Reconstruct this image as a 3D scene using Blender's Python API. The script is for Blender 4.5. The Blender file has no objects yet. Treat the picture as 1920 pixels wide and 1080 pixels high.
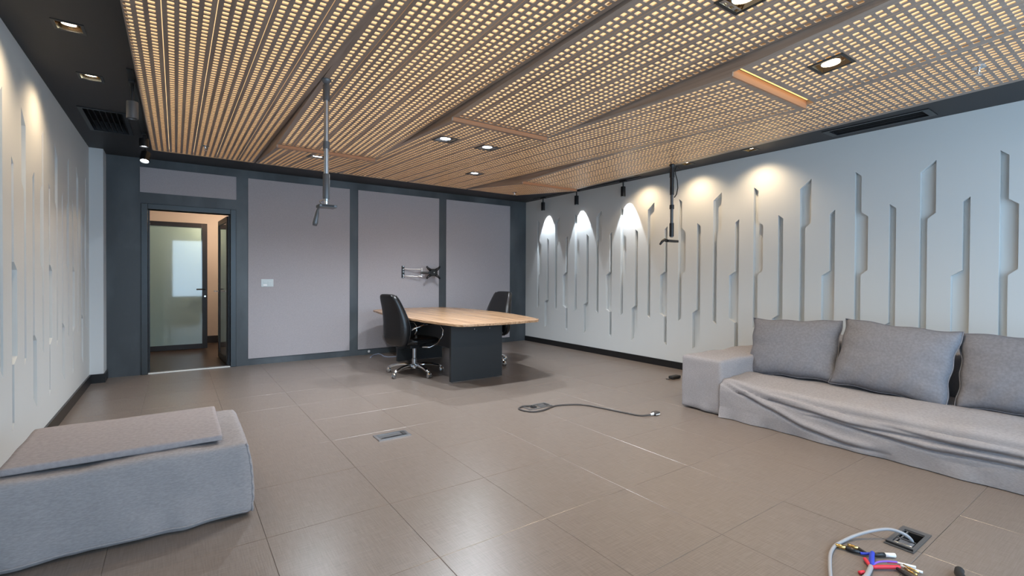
import bpy, bmesh, math, random
from mathutils import Vector, Matrix, noise, geometry
random.seed(7)
S = bpy.context.scene
COL = S.collection
PI = math.pi

# ------------------------------------------------------------------ camera
YAW, PITCH, ROLL = 0.6122, -0.0091, 0.0050
F = Vector((math.sin(YAW)*math.cos(PITCH), math.cos(YAW)*math.cos(PITCH), math.sin(PITCH)))
r0 = Vector((math.cos(YAW), -math.sin(YAW), 0)); u0 = r0.cross(F)
rr = r0*math.cos(ROLL)+u0*math.sin(ROLL); uu = u0*math.cos(ROLL)-r0*math.sin(ROLL)
cam = bpy.data.cameras.new('camera'); camo = bpy.data.objects.new('camera', cam); COL.objects.link(camo)
cam.sensor_width = 36; cam.lens = 897.97/1920*36; cam.shift_y = -(540-526.19)/1920
cam.clip_start = 0.05
camo.matrix_world = Matrix(((rr.x, uu.x, -F.x, 0), (rr.y, uu.y, -F.y, 0), (rr.z, uu.z, -F.z, 1.28), (0, 0, 0, 1)))
S.camera = camo

# ------------------------------------------------------------------ world, exposure, window daylight
W = bpy.data.worlds.new('World'); S.world = W; W.use_nodes = True
bg = W.node_tree.nodes['Background']; bg.inputs[0].default_value = (0.56, 0.78, 1.0, 1); bg.inputs[1].default_value = 6.4
S.view_settings.view_transform = 'Standard'; S.view_settings.look = 'None'
S.view_settings.gamma = 1; S.view_settings.use_curve_mapping = False
S.view_settings.exposure = 0.0

XL, XR, YB, YR, ZC = -0.8257, 5.735, 7.692, -1.1, 2.756
WX0, WX1, WZ0, WZ1 = -0.5, 5.4, 0.45, 2.55           # window opening in the rear wall

def light(name, kind, loc, energy, color, parent=None, size=0.05, target=None, spot=60, blend=0.3, **kw):
    d = bpy.data.lights.new(name, kind); d.energy = energy; d.color = color
    if kind == 'SPOT':
        d.spot_size = math.radians(spot); d.spot_blend = blend; d.shadow_soft_size = size
    elif kind == 'POINT': d.shadow_soft_size = size
    o = bpy.data.objects.new(name, d); COL.objects.link(o); o.location = loc
    if target is not None:
        o.rotation_euler = (Vector(target)-Vector(loc)).to_track_quat('-Z', 'Y').to_euler()
    if parent:
        o.parent = parent; o.matrix_parent_inverse = parent.matrix_world.inverted()
    return o

pd = bpy.data.lights.new('window_portal', 'AREA'); pd.shape = 'RECTANGLE'; pd.size = WX1-WX0; pd.size_y = WZ1-WZ0
pd.cycles.is_portal = True
po = bpy.data.objects.new('window_portal', pd); COL.objects.link(po)
po.location = ((WX0+WX1)/2, YR-0.12, (WZ0+WZ1)/2); po.rotation_euler = (math.radians(90), 0, 0)

# ------------------------------------------------------------------ materials
def nodes(name):
    m = bpy.data.materials.new(name); m.use_nodes = True
    nt = m.node_tree; return m, nt, nt.nodes['Principled BSDF']
def N(nt, t, **kw):
    n = nt.nodes.new(t)
    for k, v in kw.items():
        if k in n.inputs: n.inputs[k].default_value = v
        else: setattr(n, k, v)
    return n
def coords(nt, scale=(1, 1, 1), rot=(0, 0, 0)):
    tc = N(nt, 'ShaderNodeTexCoord'); mp = N(nt, 'ShaderNodeMapping')
    mp.inputs['Scale'].default_value = scale; mp.inputs['Rotation'].default_value = rot
    nt.links.new(tc.outputs['Object'], mp.inputs[0]); return mp.outputs[0]
def mat(name, col, rough=0.5, metal=0.0, col2=None, nscale=6, stretch=(1, 1, 1), detail=4, bump=0, bscale=None, bstretch=None, spec=None, lo=0.35, hi=0.65, coat=0):
    m, nt, b = nodes(name)
    b.inputs['Base Color'].default_value = (*col, 1); b.inputs['Roughness'].default_value = rough; b.inputs['Metallic'].default_value = metal
    if spec is not None: b.inputs['Specular IOR Level'].default_value = spec
    if coat: b.inputs['Coat Weight'].default_value = coat
    if col2:
        n = N(nt, 'ShaderNodeTexNoise'); n.inputs['Scale'].default_value = nscale; n.inputs['Detail'].default_value = detail
        nt.links.new(coords(nt, stretch), n.inputs['Vector'])
        r = N(nt, 'ShaderNodeValToRGB'); r.color_ramp.elements[0].color = (*col, 1); r.color_ramp.elements[1].color = (*col2, 1)
        r.color_ramp.elements[0].position = lo; r.color_ramp.elements[1].position = hi
        nt.links.new(n.outputs['Fac'], r.inputs[0]); nt.links.new(r.outputs[0], b.inputs['Base Color'])
    if bump:
        n = N(nt, 'ShaderNodeTexNoise'); n.inputs['Scale'].default_value = bscale or 60; n.inputs['Detail'].default_value = 3
        nt.links.new(coords(nt, bstretch or stretch), n.inputs['Vector'])
        bp = N(nt, 'ShaderNodeBump'); bp.inputs['Strength'].default_value = bump; bp.inputs['Distance'].default_value = 0.01
        nt.links.new(n.outputs['Fac'], bp.inputs['Height']); nt.links.new(bp.outputs[0], b.inputs['Normal'])
    return m
def emit(name, col, strength):
    m, nt, b = nodes(name); b.inputs['Base Color'].default_value = (*col, 1)
    b.inputs['Emission Color'].default_value = (*col, 1); b.inputs['Emission Strength'].default_value = strength
    return m
M = {}
M['white_wall'] = mat('white_wall', (0.64, 0.66, 0.66), 0.6, bump=0.03, bscale=90)
M['white_plain'] = mat('white_plain', (0.62, 0.65, 0.67), 0.6)
M['charcoal'] = mat('charcoal_wall', (0.048, 0.056, 0.064), 0.42, col2=(0.115, 0.135, 0.150), nscale=1.9, stretch=(1, 1, 0.45), lo=0.42, hi=0.75, bump=0.05, bscale=40)
M['ceiling_black'] = mat('ceiling_black', (0.024, 0.0235, 0.026), 0.55, bump=0.04, bscale=120)
M['black_gloss'] = mat('black_satin', (0.010, 0.010, 0.011), 0.35)
M['black_matte'] = mat('black_matte', (0.012, 0.012, 0.013), 0.6)
M['void'] = mat('dark_interior', (0.004, 0.004, 0.004), 0.9)
M['panel_fabric'] = mat('panel_fabric', (0.40, 0.375, 0.395), 0.9, col2=(0.44, 0.415, 0.436), nscale=120, bump=0.15, bscale=500, spec=0.2)
M['sofa_fabric'] = mat('sofa_fabric', (0.285, 0.270, 0.280), 0.92, col2=(0.345, 0.328, 0.338), nscale=60, stretch=(1, 1, 4), bump=0.25, bscale=380, spec=0.15)
M['cushion_fabric'] = mat('cushion_fabric', (0.185, 0.187, 0.210), 0.92, col2=(0.222, 0.224, 0.250), nscale=60, bump=0.25, bscale=380, spec=0.15)
M['slab_fabric'] = mat('slab_fabric', (0.31, 0.285, 0.295), 0.95, col2=(0.36, 0.332, 0.342), nscale=50, bump=0.25, bscale=380, spec=0.1)
M['chrome'] = mat('chrome', (0.75, 0.75, 0.76), 0.12, 1.0)
M['steel'] = mat('brushed_steel', (0.48, 0.48, 0.49), 0.32, 1.0)
M['grey_metal'] = mat('grey_painted_metal', (0.12, 0.12, 0.125), 0.4, 0.4)
M['dark_metal'] = mat('dark_metal', (0.035, 0.035, 0.037), 0.35, 0.5)
M['frame_metal'] = mat('door_frame_metal', (0.055, 0.062, 0.067), 0.35, 0.55)
M['leaf_metal'] = mat('door_leaf_metal', (0.030, 0.026, 0.025), 0.38, 0.3)
M['leather'] = mat('black_leather', (0.011, 0.011, 0.012), 0.26, bump=0.10, bscale=160)
M['table_black'] = mat('table_leg_black', (0.022, 0.025, 0.028), 0.5, bump=0.05, bscale=200)
M['hall_wall'] = mat('hall_wall', (0.56, 0.49, 0.44), 0.7)
M['hall_floor'] = mat('hall_floor', (0.050, 0.036, 0.030), 0.33, col2=(0.07, 0.05, 0.04), nscale=4, stretch=(1, 8, 1))
M['threshold'] = mat('threshold_sheen_white', (0.85, 0.87, 0.86), 0.3)  # white stands in for light reflected off the metal strip
M['plastic_white'] = mat('plastic_white', (0.60, 0.66, 0.67), 0.35)
M['cable_grey'] = mat('cable_grey', (0.33, 0.33, 0.35), 0.4)
M['cable_dark'] = mat('cable_dark', (0.07, 0.062, 0.06), 0.5)
M['cable_blue'] = mat('cable_blue', (0.025, 0.055, 0.50), 0.5)
M['cable_red'] = mat('cable_red', (0.65, 0.03, 0.05), 0.5)
M['cable_purple'] = mat('cable_purple', (0.22, 0.10, 0.55), 0.5)
M['cable_paleblue'] = mat('cable_paleblue', (0.45, 0.52, 0.70), 0.4)
M['gold'] = mat('gold_plug', (0.75, 0.50, 0.18), 0.25, 1.0)
M['white_plug'] = mat('white_plug', (0.85, 0.85, 0.85), 0.3)
M['brass'] = mat('reflector_bronze', (0.55, 0.40, 0.24), 0.15, 1.0)
M['mdf'] = mat('raw_mdf', (0.57, 0.41, 0.26), 0.8)
M['glow_edge'] = mat('mdf_edge_glow_tint', (0.42, 0.20, 0.10), 0.6)  # warm cavity light on the board edge put into its orange
M['lens_cool'] = emit('lamp_lens_cool', (0.88, 0.94, 1.0), 14)
M['lens_warm'] = emit('lamp_lens_warm', (1.0, 0.84, 0.60), 14)
M['backing'] = emit('glow_backing', (1.0, 0.74, 0.40), 1.0)  # glow given to the sheet itself, in place of lamps in the cavity

def wood(name, c1, c2, c3, rough, scale=(14, 0.6, 14)):
    m, nt, b = nodes(name)
    v = coords(nt, scale)
    n = N(nt, 'ShaderNodeTexNoise'); n.inputs['Scale'].default_value = 2.0; n.inputs['Detail'].default_value = 7; n.inputs['Distortion'].default_value = 0.6
    nt.links.new(v, n.inputs['Vector'])
    r = N(nt, 'ShaderNodeValToRGB'); e = r.color_ramp.elements
    e[0].color = (*c1, 1); e[0].position = 0.32; e[1].color = (*c3, 1); e[1].position = 0.70
    k = e.new(0.5); k.color = (*c2, 1)
    nt.links.new(n.outputs['Fac'], r.inputs[0]); nt.links.new(r.outputs[0], b.inputs['Base Color'])
    b.inputs['Roughness'].default_value = rough
    return m
M['walnut'] = wood('walnut_veneer', (0.225, 0.163, 0.128), (0.285, 0.215, 0.172), (0.345, 0.266, 0.215), 0.36)
M['oak'] = wood('table_wood', (0.26, 0.145, 0.075), (0.42, 0.26, 0.15), (0.52, 0.345, 0.21), 0.27, (18, 0.35, 18))

def floor_mat():
    m, nt, b = nodes('floor_vinyl')
    mix = None
    outs = []
    for st in ((60, 3, 1), (3, 60, 1)):
        n = N(nt, 'ShaderNodeTexNoise'); n.inputs['Scale'].default_value = 3.0; n.inputs['Detail'].default_value = 5
        nt.links.new(coords(nt, st), n.inputs['Vector']); outs.append(n.outputs['Fac'])
    a = N(nt, 'ShaderNodeMath', operation='ADD'); nt.links.new(outs[0], a.inputs[0]); nt.links.new(outs[1], a.inputs[1])
    r = N(nt, 'ShaderNodeValToRGB'); e = r.color_ramp.elements
    h = N(nt, 'ShaderNodeMath', operation='MULTIPLY'); h.inputs[1].default_value = 0.5
    nt.links.new(a.outputs[0], h.inputs[0]); nt.links.new(h.outputs[0], r.inputs[0])
    e[0].position = 0.36; e[0].color = (0.155, 0.124, 0.105, 1); e[1].position = 0.64; e[1].color = (0.222, 0.182, 0.157, 1)
    nt.links.new(r.outputs[0], b.inputs['Base Color'])
    b.inputs['Roughness'].default_value = 0.31; b.inputs['Specular IOR Level'].default_value = 0.6
    bp = N(nt, 'ShaderNodeBump'); bp.inputs['Strength'].default_value = 0.10; bp.inputs['Distance'].default_value = 0.003
    nt.links.new(a.outputs[0], bp.inputs['Height']); nt.links.new(bp.outputs[0], b.inputs['Normal'])
    return m
M['floor'] = floor_mat()
def glass_mat(name, col, rough, trans):
    m, nt, b = nodes(name); b.inputs['Base Color'].default_value = (*col, 1); b.inputs['Roughness'].default_value = rough
    b.inputs['Transmission Weight'].default_value = trans; b.inputs['IOR'].default_value = 1.5
    return m
M['door_glass'] = mat('door_glass_green', (0.36, 0.50, 0.47), 0.04, spec=0.9, coat=0.6)
M['leaf_glass'] = mat('leaf_glass_grey', (0.20, 0.19, 0.18), 0.06, spec=0.9)
def pane_mat():
    m = bpy.data.materials.new('window_glass'); m.use_nodes = True; nt = m.node_tree; nt.nodes.clear()
    o = N(nt, 'ShaderNodeOutputMaterial'); mx = N(nt, 'ShaderNodeMixShader'); mx.inputs[0].default_value = 0.06
    a = N(nt, 'ShaderNodeBsdfTransparent'); b = N(nt, 'ShaderNodeBsdfGlossy'); b.inputs['Roughness'].default_value = 0.02
    nt.links.new(a.outputs[0], mx.inputs[1]); nt.links.new(b.outputs[0], mx.inputs[2]); nt.links.new(mx.outputs[0], o.inputs[0])
    return m
M['window_glass'] = pane_mat()

# ------------------------------------------------------------------ mesh helpers
class MB:
    def __init__(s): s.v = []; s.f = []; s.mi = []
    def add(s, vs, fs, mi=0):
        k = len(s.v); s.v += [tuple(p) for p in vs]; s.f += [tuple(i+k for i in f) for f in fs]; s.mi += [mi]*len(fs)
        return s
    def box(s, x0, x1, y0, y1, z0, z1, mi=0):
        return s.add([(x0, y0, z0), (x1, y0, z0), (x1, y1, z0), (x0, y1, z0), (x0, y0, z1), (x1, y0, z1), (x1, y1, z1), (x0, y1, z1)],
                     [(0, 3, 2, 1), (4, 5, 6, 7), (0, 1, 5, 4), (1, 2, 6, 5), (2, 3, 7, 6), (3, 0, 4, 7)], mi)
    def loft(s, loops, caps=True, mi=0, closed=True):
        n = len(loops[0]); vs = [p for l in loops for p in l]; fs = []
        for i in range(len(loops)-1):
            for j in range(n if closed else n-1):
                a = i*n+j; b = i*n+(j+1) % n; fs.append((a, b, b+n, a+n))
        if caps:
            fs.append(tuple(range(n-1, -1, -1))); fs.append(tuple(range((len(loops)-1)*n, len(loops)*n)))
        return s.add(vs, fs, mi)
    def tube(s, pts, r, n=10, mi=0, caps=True):
        pts = [Vector(p) for p in pts]; loops = []
        rs = r if isinstance(r, (list, tuple)) else [r]*len(pts)
        up = None
        for i, p in enumerate(pts):
            t = (pts[min(i+1, len(pts)-1)]-pts[max(i-1, 0)]).normalized()
            if up is None: up = Vector((0, 0, 1)) if abs(t.z) < .9 else Vector((1, 0, 0))
            a = t.cross(up).normalized(); up = a.cross(t).normalized()
            loops.append([p+a*math.cos(2*PI*k/n)*rs[i]+up*math.sin(2*PI*k/n)*rs[i] for k in range(n)])
        return s.loft(loops, caps, mi)
    def lathe(s, prof, c=(0, 0, 0), n=20, mi=0, axis='Z', caps=True):
        loops = []
        for r, h in prof:
            l = []
            for k in range(n):
                a = 2*PI*k/n; x, y = r*math.cos(a), r*math.sin(a)
                q = (x, y, h) if axis == 'Z' else ((h, x, y) if axis == 'X' else (x, h, y))
                l.append((c[0]+q[0], c[1]+q[1], c[2]+q[2]))
            loops.append(l)
        return s.loft(loops, caps, mi)
    def build(s, name, m, parent=None, smooth=False, bevel=0, auto=None):
        me = bpy.data.meshes.new(name); me.from_pydata(s.v, [], s.f); me.update()
        ms = m if isinstance(m, (list, tuple)) else [m]
        for q in ms: me.materials.append(M[q] if isinstance(q, str) else q)
        if len(ms) > 1: me.polygons.foreach_set('material_index', s.mi)
        bm = bmesh.new(); bm.from_mesh(me); bmesh.ops.recalc_face_normals(bm, faces=bm.faces[:]); bm.to_mesh(me); bm.free()
        if smooth: me.polygons.foreach_set('use_smooth', [True]*len(me.polygons))
        if auto is not None:
            me.polygons.foreach_set('use_smooth', [True]*len(me.polygons)); me.set_sharp_from_angle(angle=math.radians(auto))
        o = bpy.data.objects.new(name, me); COL.objects.link(o)
        if parent: o.parent = parent
        if bevel:
            b = o.modifiers.new('bevel', 'BEVEL'); b.width = bevel; b.segments = 2; b.limit_method = 'ANGLE'
        return o
def tag(o, label, cat, group=None):
    o['label'] = label; o['category'] = cat
    if group: o['group'] = group
    return o
def struct(o): o['kind'] = 'structure'; return o
def thing(name, label, cat, loc=(0, 0, 0), rz=0, group=None):
    o = bpy.data.objects.new(name, None); COL.objects.link(o); o.location = loc; o.rotation_euler = (0, 0, rz)
    o.empty_display_size = 0.1
    return tag(o, label, cat, group)
def rbox(x0, x1, y0, y1, z0, z1, r, seg, disp=None):
    """rounded box with an even quad grid on each face; disp(p, n) -> offset"""
    c = Vector(((x0+x1)/2, (y0+y1)/2, (z0+z1)/2)); h = Vector(((x1-x0)/2, (y1-y0)/2, (z1-z0)/2))
    sx, sy, sz = seg; idx = {}; vs = []; fs = []
    def V(i, j, k):
        key = (i, j, k)
        if key in idx: return idx[key]
        p = Vector((h.x*(2*i/sx-1), h.y*(2*j/sy-1), h.z*(2*k/sz-1)))
        q = Vector([max(-h[a]+r, min(h[a]-r, p[a])) for a in range(3)])
        d = p-q; nrm = d.normalized() if d.length > 1e-9 else Vector((0, 0, 1))
        p = q+nrm*r if d.length > 1e-9 else p
        p = p+c
        if disp: p = p+disp(p, nrm)
        idx[key] = len(vs); vs.append(p); return idx[key]
    for i in range(sx):
        for j in range(sy):
            for k in (0, sz): fs.append((V(i, j, k), V(i+1, j, k), V(i+1, j+1, k), V(i, j+1, k)))
    for i in range(sx):
        for k in range(sz):
            for j in (0, sy): fs.append((V(i, j, k), V(i+1, j, k), V(i+1, j, k+1), V(i, j, k+1)))
    for j in range(sy):
        for k in range(sz):
            for i in (0, sx): fs.append((V(i, j, k), V(i, j+1, k), V(i, j+1, k+1), V(i, j, k+1)))
    return MB().add(vs, fs)
def plate(mb, u0, u1, v0, v1, w0, w1, holes, axes='XYZ', mi=0):
    """slab over u,v with rectangular holes, thickness w0..w1; axes maps (u,v,w)->XYZ letters"""
    us = sorted({u0, u1, *[min(max(h[i], u0), u1) for h in holes for i in (0, 1)]})
    vs = sorted({v0, v1, *[min(max(h[i], v0), v1) for h in holes for i in (2, 3)]})
    pos = {a: i for i, a in enumerate(axes)}
    def P(u, v, w):
        q = (u, v, w); return (q[pos['X']], q[pos['Y']], q[pos['Z']])
    def solid(i, j):
        if i < 0 or j < 0 or i >= len(us)-1 or j >= len(vs)-1: return False
        cu, cv = (us[i]+us[i+1])/2, (vs[j]+vs[j+1])/2
        return not any(h[0] < cu < h[1] and h[2] < cv < h[3] for h in holes)
    for i in range(len(us)-1):
        for j in range(len(vs)-1):
            if not solid(i, j): continue
            a, b, c, d = us[i], us[i+1], vs[j], vs[j+1]
            for w in (w0, w1): mb.add([P(a, c, w), P(b, c, w), P(b, d, w), P(a, d, w)], [(0, 1, 2, 3)], mi)
            for (ni, nj, p, q) in ((i-1, j, (a, c), (a, d)), (i+1, j, (b, c), (b, d)), (i, j-1, (a, c), (b, c)), (i, j+1, (a, d), (b, d))):
                if not solid(ni, nj):
                    mb.add([P(*p, w0), P(*q, w0), P(*q, w1), P(*p, w1)], [(0, 1, 2, 3)], mi)
    return mb

# ------------------------------------------------------------------ floor: raised floor of vinyl tiles
fb = MB(); fb.box(XL-.05, XR+.05, YR-.18, YB, -0.12, -0.06)
FLOOR = struct(fb.build('floor', 'black_matte'))
TP = 0.6215
gx = [XL]+[0.981+TP*k for k in range(-2, 9) if XL+.02 < 0.981+TP*k < XR-.02]+[XR]
gy = [YR]+[1.338+TP*k for k in range(-4, 12) if YR+.02 < 1.338+TP*k < YB-.02]+[YB]
BOX3 = (2.853, 3.035, 0.752, 0.832)
for i in range(len(gx)-1):
    for j in range(len(gy)-1):
        a, b, c, d = gx[i], gx[i+1], gy[j], gy[j+1]; g = 0.0004; bv = 0.0025
        mb = MB()
        hole = a < BOX3[0] and BOX3[1] < b and c < BOX3[2] and BOX3[3] < d
        if hole:
            plate(mb, a+g, b-g, c+g, d-g, -0.03, 0.0, [BOX3])
        else:
            cr = random.uniform(0.0002, 0.0005)
            t = [random.uniform(-0.0003, 0.0001) for _ in range(4)]
            o4 = [(a+g, c+g), (b-g, c+g), (b-g, d-g), (a+g, d-g)]
            i4 = [(a+bv, c+bv), (b-bv, c+bv), (b-bv, d-bv), (a+bv, d-bv)]
            k4 = [(a+(b-a)*u, c+(d-c)*v) for u, v in ((.25, .25), (.75, .25), (.75, .75), (.25, .75))]
            vs = [(x, y, -0.03) for x, y in o4]+[(x, y, -0.002) for x, y in o4]+[(x, y, t[n]-0.0004) for n, (x, y) in enumerate(i4)]+[(x, y, cr-0.0003) for x, y in k4]
            fs = [(3, 2, 1, 0)]
            for L in (0, 4, 8):
                for n in range(4): fs.append((L+n, L+(n+1) % 4, L+4+(n+1) % 4, L+4+n))
            fs.append((12, 13, 14, 15))
            mb.add(vs, fs)
        ob = mb.build('floor_tile', 'floor', FLOOR, auto=30)

# ------------------------------------------------------------------ grooved side walls
PER = 1.0595
def groove_polys(y0):
    A = [(y0, 2.371), (y0-.055, 2.322), (y0-.055, 1.952), (y0-.115, 1.904), (y0-.115, 1.363), (y0-.055, 1.310), (y0-.055, .716), (y0, .667)]
    b = y0-.2905
    B = [(b, 2.008), (b-.055, 1.961), (b-.055, .400), (b+.060, .308), (b+.060, .797), (b, .840)]
    c = y0-.527
    C = [(c, 2.275), (c-.115, 2.372), (c-.115, 1.886), (c-.055, 1.834), (c-.055, .669), (c, .710)]
    d = y0-.827
    D = [(d, 1.965), (d-.050, 2.005), (d-.050, .305), (d, .347), (d, .713), (d+.075, .757), (d+.075, 1.304), (d, 1.355)]
    return [A, B, C, D]
def inside(p, poly):
    x, y = p; r = False; j = len(poly)-1
    for i in range(len(poly)):
        if (poly[i][1] > y) != (poly[j][1] > y) and x < (poly[j][0]-poly[i][0])*(y-poly[i][1])/(poly[j][1]-poly[i][1])+poly[i][0]: r = not r
        j = i
    return r
def grooved_wall(name, x, out, ya, yb, first, nmax):
    polys = []
    for n in range(-2, nmax+1):
        for p in groove_polys(first+PER*n):
            ys = [q[0] for q in p]
            if min(ys) > ya+.03 and max(ys) < yb-.03: polys.append(p)
    pts = [(ya, 0), (yb, 0), (yb, ZC), (ya, ZC)]; ed = [(0, 1), (1, 2), (2, 3), (3, 0)]
    for p in polys:
        k = len(pts); pts += p; ed += [(k+i, k+(i+1) % len(p)) for i in range(len(p))]
    vs, es, fs, *_ = geometry.delaunay_2d_cdt([Vector(p) for p in pts], ed, [], 0, 1e-5)
    dep = 0.055*out; ch = 0.004
    mb = MB(); keep = []
    for f in fs:
        cx = sum(vs[i].x for i in f)/len(f); cy = sum(vs[i].y for i in f)/len(f)
        if not any(inside((cx, cy), p) for p in polys): keep.append(tuple(f))
    mb.add([(x, v.x, v.y) for v in vs], keep)
    for p in polys:
        n = len(p)
        mb.add([(x, *q) for q in p]+[(x+dep, *q) for q in p], [(i, (i+1) % n, n+(i+1) % n, n+i) for i in range(n)])
    e = x+dep; f = x+dep+0.12*out
    mb.box(min(e, f)-.0, max(e, f), ya, yb, -.12, ZC)
    mb.add([(x, ya, 0), (x, yb, 0), (x, yb, ZC), (x, ya, ZC), (e, ya, 0), (e, yb, 0), (e, yb, ZC), (e, ya, ZC)], [(0, 1, 5, 4), (1, 2, 6, 5), (2, 3, 7, 6), (3, 0, 4, 7)])
    return struct(mb.build(name, 'white_wall'))
grooved_wall('wall_right', XR, 1, YR, YB, 0.957, 6)
YP = 7.402; XP = -0.699
grooved_wall('wall_left', XL, -1, YR, YP, 0.818, 6)
struct(MB().box(XL-.14, XP, YP, YB+.16, 0, ZC).build('wall_corner', 'white_plain'))
bb = MB(); bb.box(XR-.015, XR, YR, YB, 0, .095); struct(bb.build('baseboard_right', 'black_gloss'))
bb = MB(); bb.box(XL, XL+.015, YR, YP, 0, .105); struct(bb.build('baseboard_left', 'black_gloss'))
bb = MB(); bb.box(XL+.015, XP+.015, YP-.015, YP, 0, .105); bb.box(XP, XP+.015, YP, YB, 0, .105); struct(bb.build('baseboard_corner', 'black_gloss'))

# ------------------------------------------------------------------ back wall with door opening and fabric panels
DX0, DX1, DZ = -0.292, 0.622, 2.117
wb = MB(); plate(wb, XP, XR+.14, -.12, ZC, YB, YB+0.16, [(DX0, DX1, -1, DZ)], 'XZY')
WBACK = struct(wb.build('wall_back', 'charcoal'))
for (a, b, c, d) in ((-.371, .693, 2.325, 2.645), (.837, 2.254, .092, 2.645), (2.386, 3.813, .092, 2.645), (3.955, 5.342, .092, 2.645)):
    MB().box(a, b, YB-.012, YB-.0005, c, d).build('fabric_panel', 'panel_fabric', WBACK, bevel=.003)
# door casing
dc = thing('door_1', 'dark grey metal door casing of the doorway in the charcoal wall', 'door frame', (0, 0, 0)); dc['kind'] = 'structure'
FR = 0.068
MB().box(DX0-FR, DX0, YB-.02, YB+.165, 0, DZ+FR).build('jamb', 'frame_metal', dc, bevel=.004)
MB().box(DX1, DX1+FR, YB-.02, YB+.165, 0, DZ+FR).build('jamb', 'frame_metal', dc, bevel=.004)
MB().box(DX0, DX1, YB-.02, YB+.165, DZ, DZ+FR).build('head', 'frame_metal', dc, bevel=.004)
for a, b in ((DX0, DX0+.018), (DX1-.018, DX1)):
    MB().box(a, b, YB+.08, YB+.10, 0, DZ).build('stop', 'dark_metal', dc)
MB().box(DX0, DX1, YB-.012, YB+.05, 0, .010).build('threshold', 'threshold', dc, bevel=.003)

# hall beyond the doorway
HY = 10.65
struct(MB().box(-1.6, 1.6, YB+.16, HY, -.1, 0).build('floor_hall', 'hall_floor'))
struct(MB().box(-1.6, 1.6, HY, HY+.1, 0, 2.6).build('wall_hall_back', 'hall_wall'))
struct(MB().box(-1.0, -.9, YB+.16, HY, 0, 2.6).build('wall_hall_left', 'hall_wall'))
struct(MB().box(1.25, 1.35, YB+.16, HY, 0, 2.6).build('wall_hall_right', 'hall_wall'))
struct(MB().box(-1.6, 1.6, YB+.16, HY+.1, 2.45, 2.6).build('ceiling_hall', 'hall_wall'))
struct(MB().box(-.9, 1.25, HY-.014, HY, 0, .13).build('baseboard_hall', 'leaf_metal'))
def door_leaf(name, w, h, glass):
    o = struct(bpy.data.objects.new(name, None)); COL.objects.link(o)
    st = .075
    for a, b, c, d in ((0, st, 0, h), (w-st, w, 0, h), (st, w-st, 0, .085), (st, w-st, h-.075, h)):
        MB().box(a, b, -.02, .02, c, d).build('rail' if a == st else 'stile', 'leaf_metal', o, bevel=.003)
    MB().box(st, w-st, -.006, .006, .085, h-.075).build('glass_pane', glass, o)
    return o
g = door_leaf('door_2', .92, 2.155, 'door_glass'); g.location = (-.47, 9.87, .008); g.rotation_euler = (0, 0, math.radians(-1))
lv = MB(); lv.tube([(.885, -.02, 1.02), (.885, -.055, 1.02), (.87, -.062, 1.02), (.76, -.062, 1.02)], .011, 8); lv.box(.865, .905, -.026, -.02, .93, 1.06)
h2 = lv.build('lever_handle', 'black_gloss', g, auto=40)
MB().lathe([(.014, -.034), (.014, -.02)], (.885, 0, .90), 14, axis='Y').build('lock_cylinder', 'chrome', g)
g3 = door_leaf('door_3', .88, 2.10, 'leaf_glass'); g3.location = (.612, YB+.17, .008); g3.rotation_euler = (0, 0, math.radians(93.5))
MB().tube([(.82, .02, 1.02), (.82, .065, 1.02), (.80, .075, 1.02), (.70, .075, 1.02)], .010, 8).build('lever_handle', 'steel', g3, auto=40)
hl = thing('hall_downlight', 'small warm round downlight in the hall ceiling beyond the doorway', 'downlight', (.80, 9.5, 2.45))
MB().lathe([(.07, -.012), (.07, 0), (.05, 0), (.05, -.012)], n=20, caps=False).build('ring', 'plastic_white', hl)
MB().lathe([(.05, -.006), (.05, -.002)], n=20).build('lens', 'lens_warm', hl)
light('hall_lamp', 'POINT', (.80, 9.5, 2.34), 48, (1, .77, .55), None, .05).parent = None

# ------------------------------------------------------------------ rear wall (behind the viewpoint) with its window
rw = MB(); plate(rw, XL-.14, XR+.14, -.12, ZC, YR-.18, YR, [(WX0, WX1, WZ0, WZ1)], 'XZY'); struct(rw.build('wall_rear', 'white_plain'))
wn = struct(bpy.data.objects.new('window_1', None)); COL.objects.link(wn)
nx = 4; wy = YR-.09
for k in range(nx+1):
    x = WX0+(WX1-WX0)*k/nx
    MB().box(max(WX0, x-.025), min(WX1, x+.025), wy-.03, wy+.03, WZ0, WZ1).build('mullion', 'dark_metal', wn)
for k in range(nx):
    a, b = WX0+(WX1-WX0)*k/nx+.025, WX0+(WX1-WX0)*(k+1)/nx-.025
    MB().box(a, b, wy-.004, wy+.004, WZ0+.05, WZ1-.05).build('glass_pane', 'window_glass', wn)
for z in (WZ0, WZ1-.05): MB().box(WX0, WX1, wy-.03, wy+.03, z, z+.05).build('window_rail', 'dark_metal', wn)

# ------------------------------------------------------------------ ceiling: black perimeter, wood field
SX = [-0.2275]+[-0.205+1.041*k for k in range(1, 6)]           # strip boundaries
WY0, WY1, ZE = 0.25, 6.95, 2.722                   # wood near edge, far edge, edge height
LEFT_DL = [(-.52, 3.875), (-.52, 4.772)]
RIGHT_DL = [(5.44, 2.96), (5.44, 3.81), (5.44, 4.66)]
GRILLE = (-.69, -.385, 5.66, 6.46); SLOTD = (5.36, 5.60, 1.36, 2.16)
hd = 0.062
holes = [(SX[0]-.004, SX[5]+.012, WY0-.012, WY1+.012), GRILLE, SLOTD]
holes += [(x-hd, x+hd, y-hd, y+hd) for x, y in LEFT_DL+RIGHT_DL]
cb = MB(); plate(cb, XL-.14, XR+.14, YR-.18, YB+.16, ZC, ZC+.10, holes); CEIL = struct(cb.build('ceiling', 'ceiling_black'))
struct(MB().box(XL-.14, XR+.14, YR-.18, YB+.16, 3.02, 3.1).build('ceiling_slab', 'black_matte'))

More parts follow.
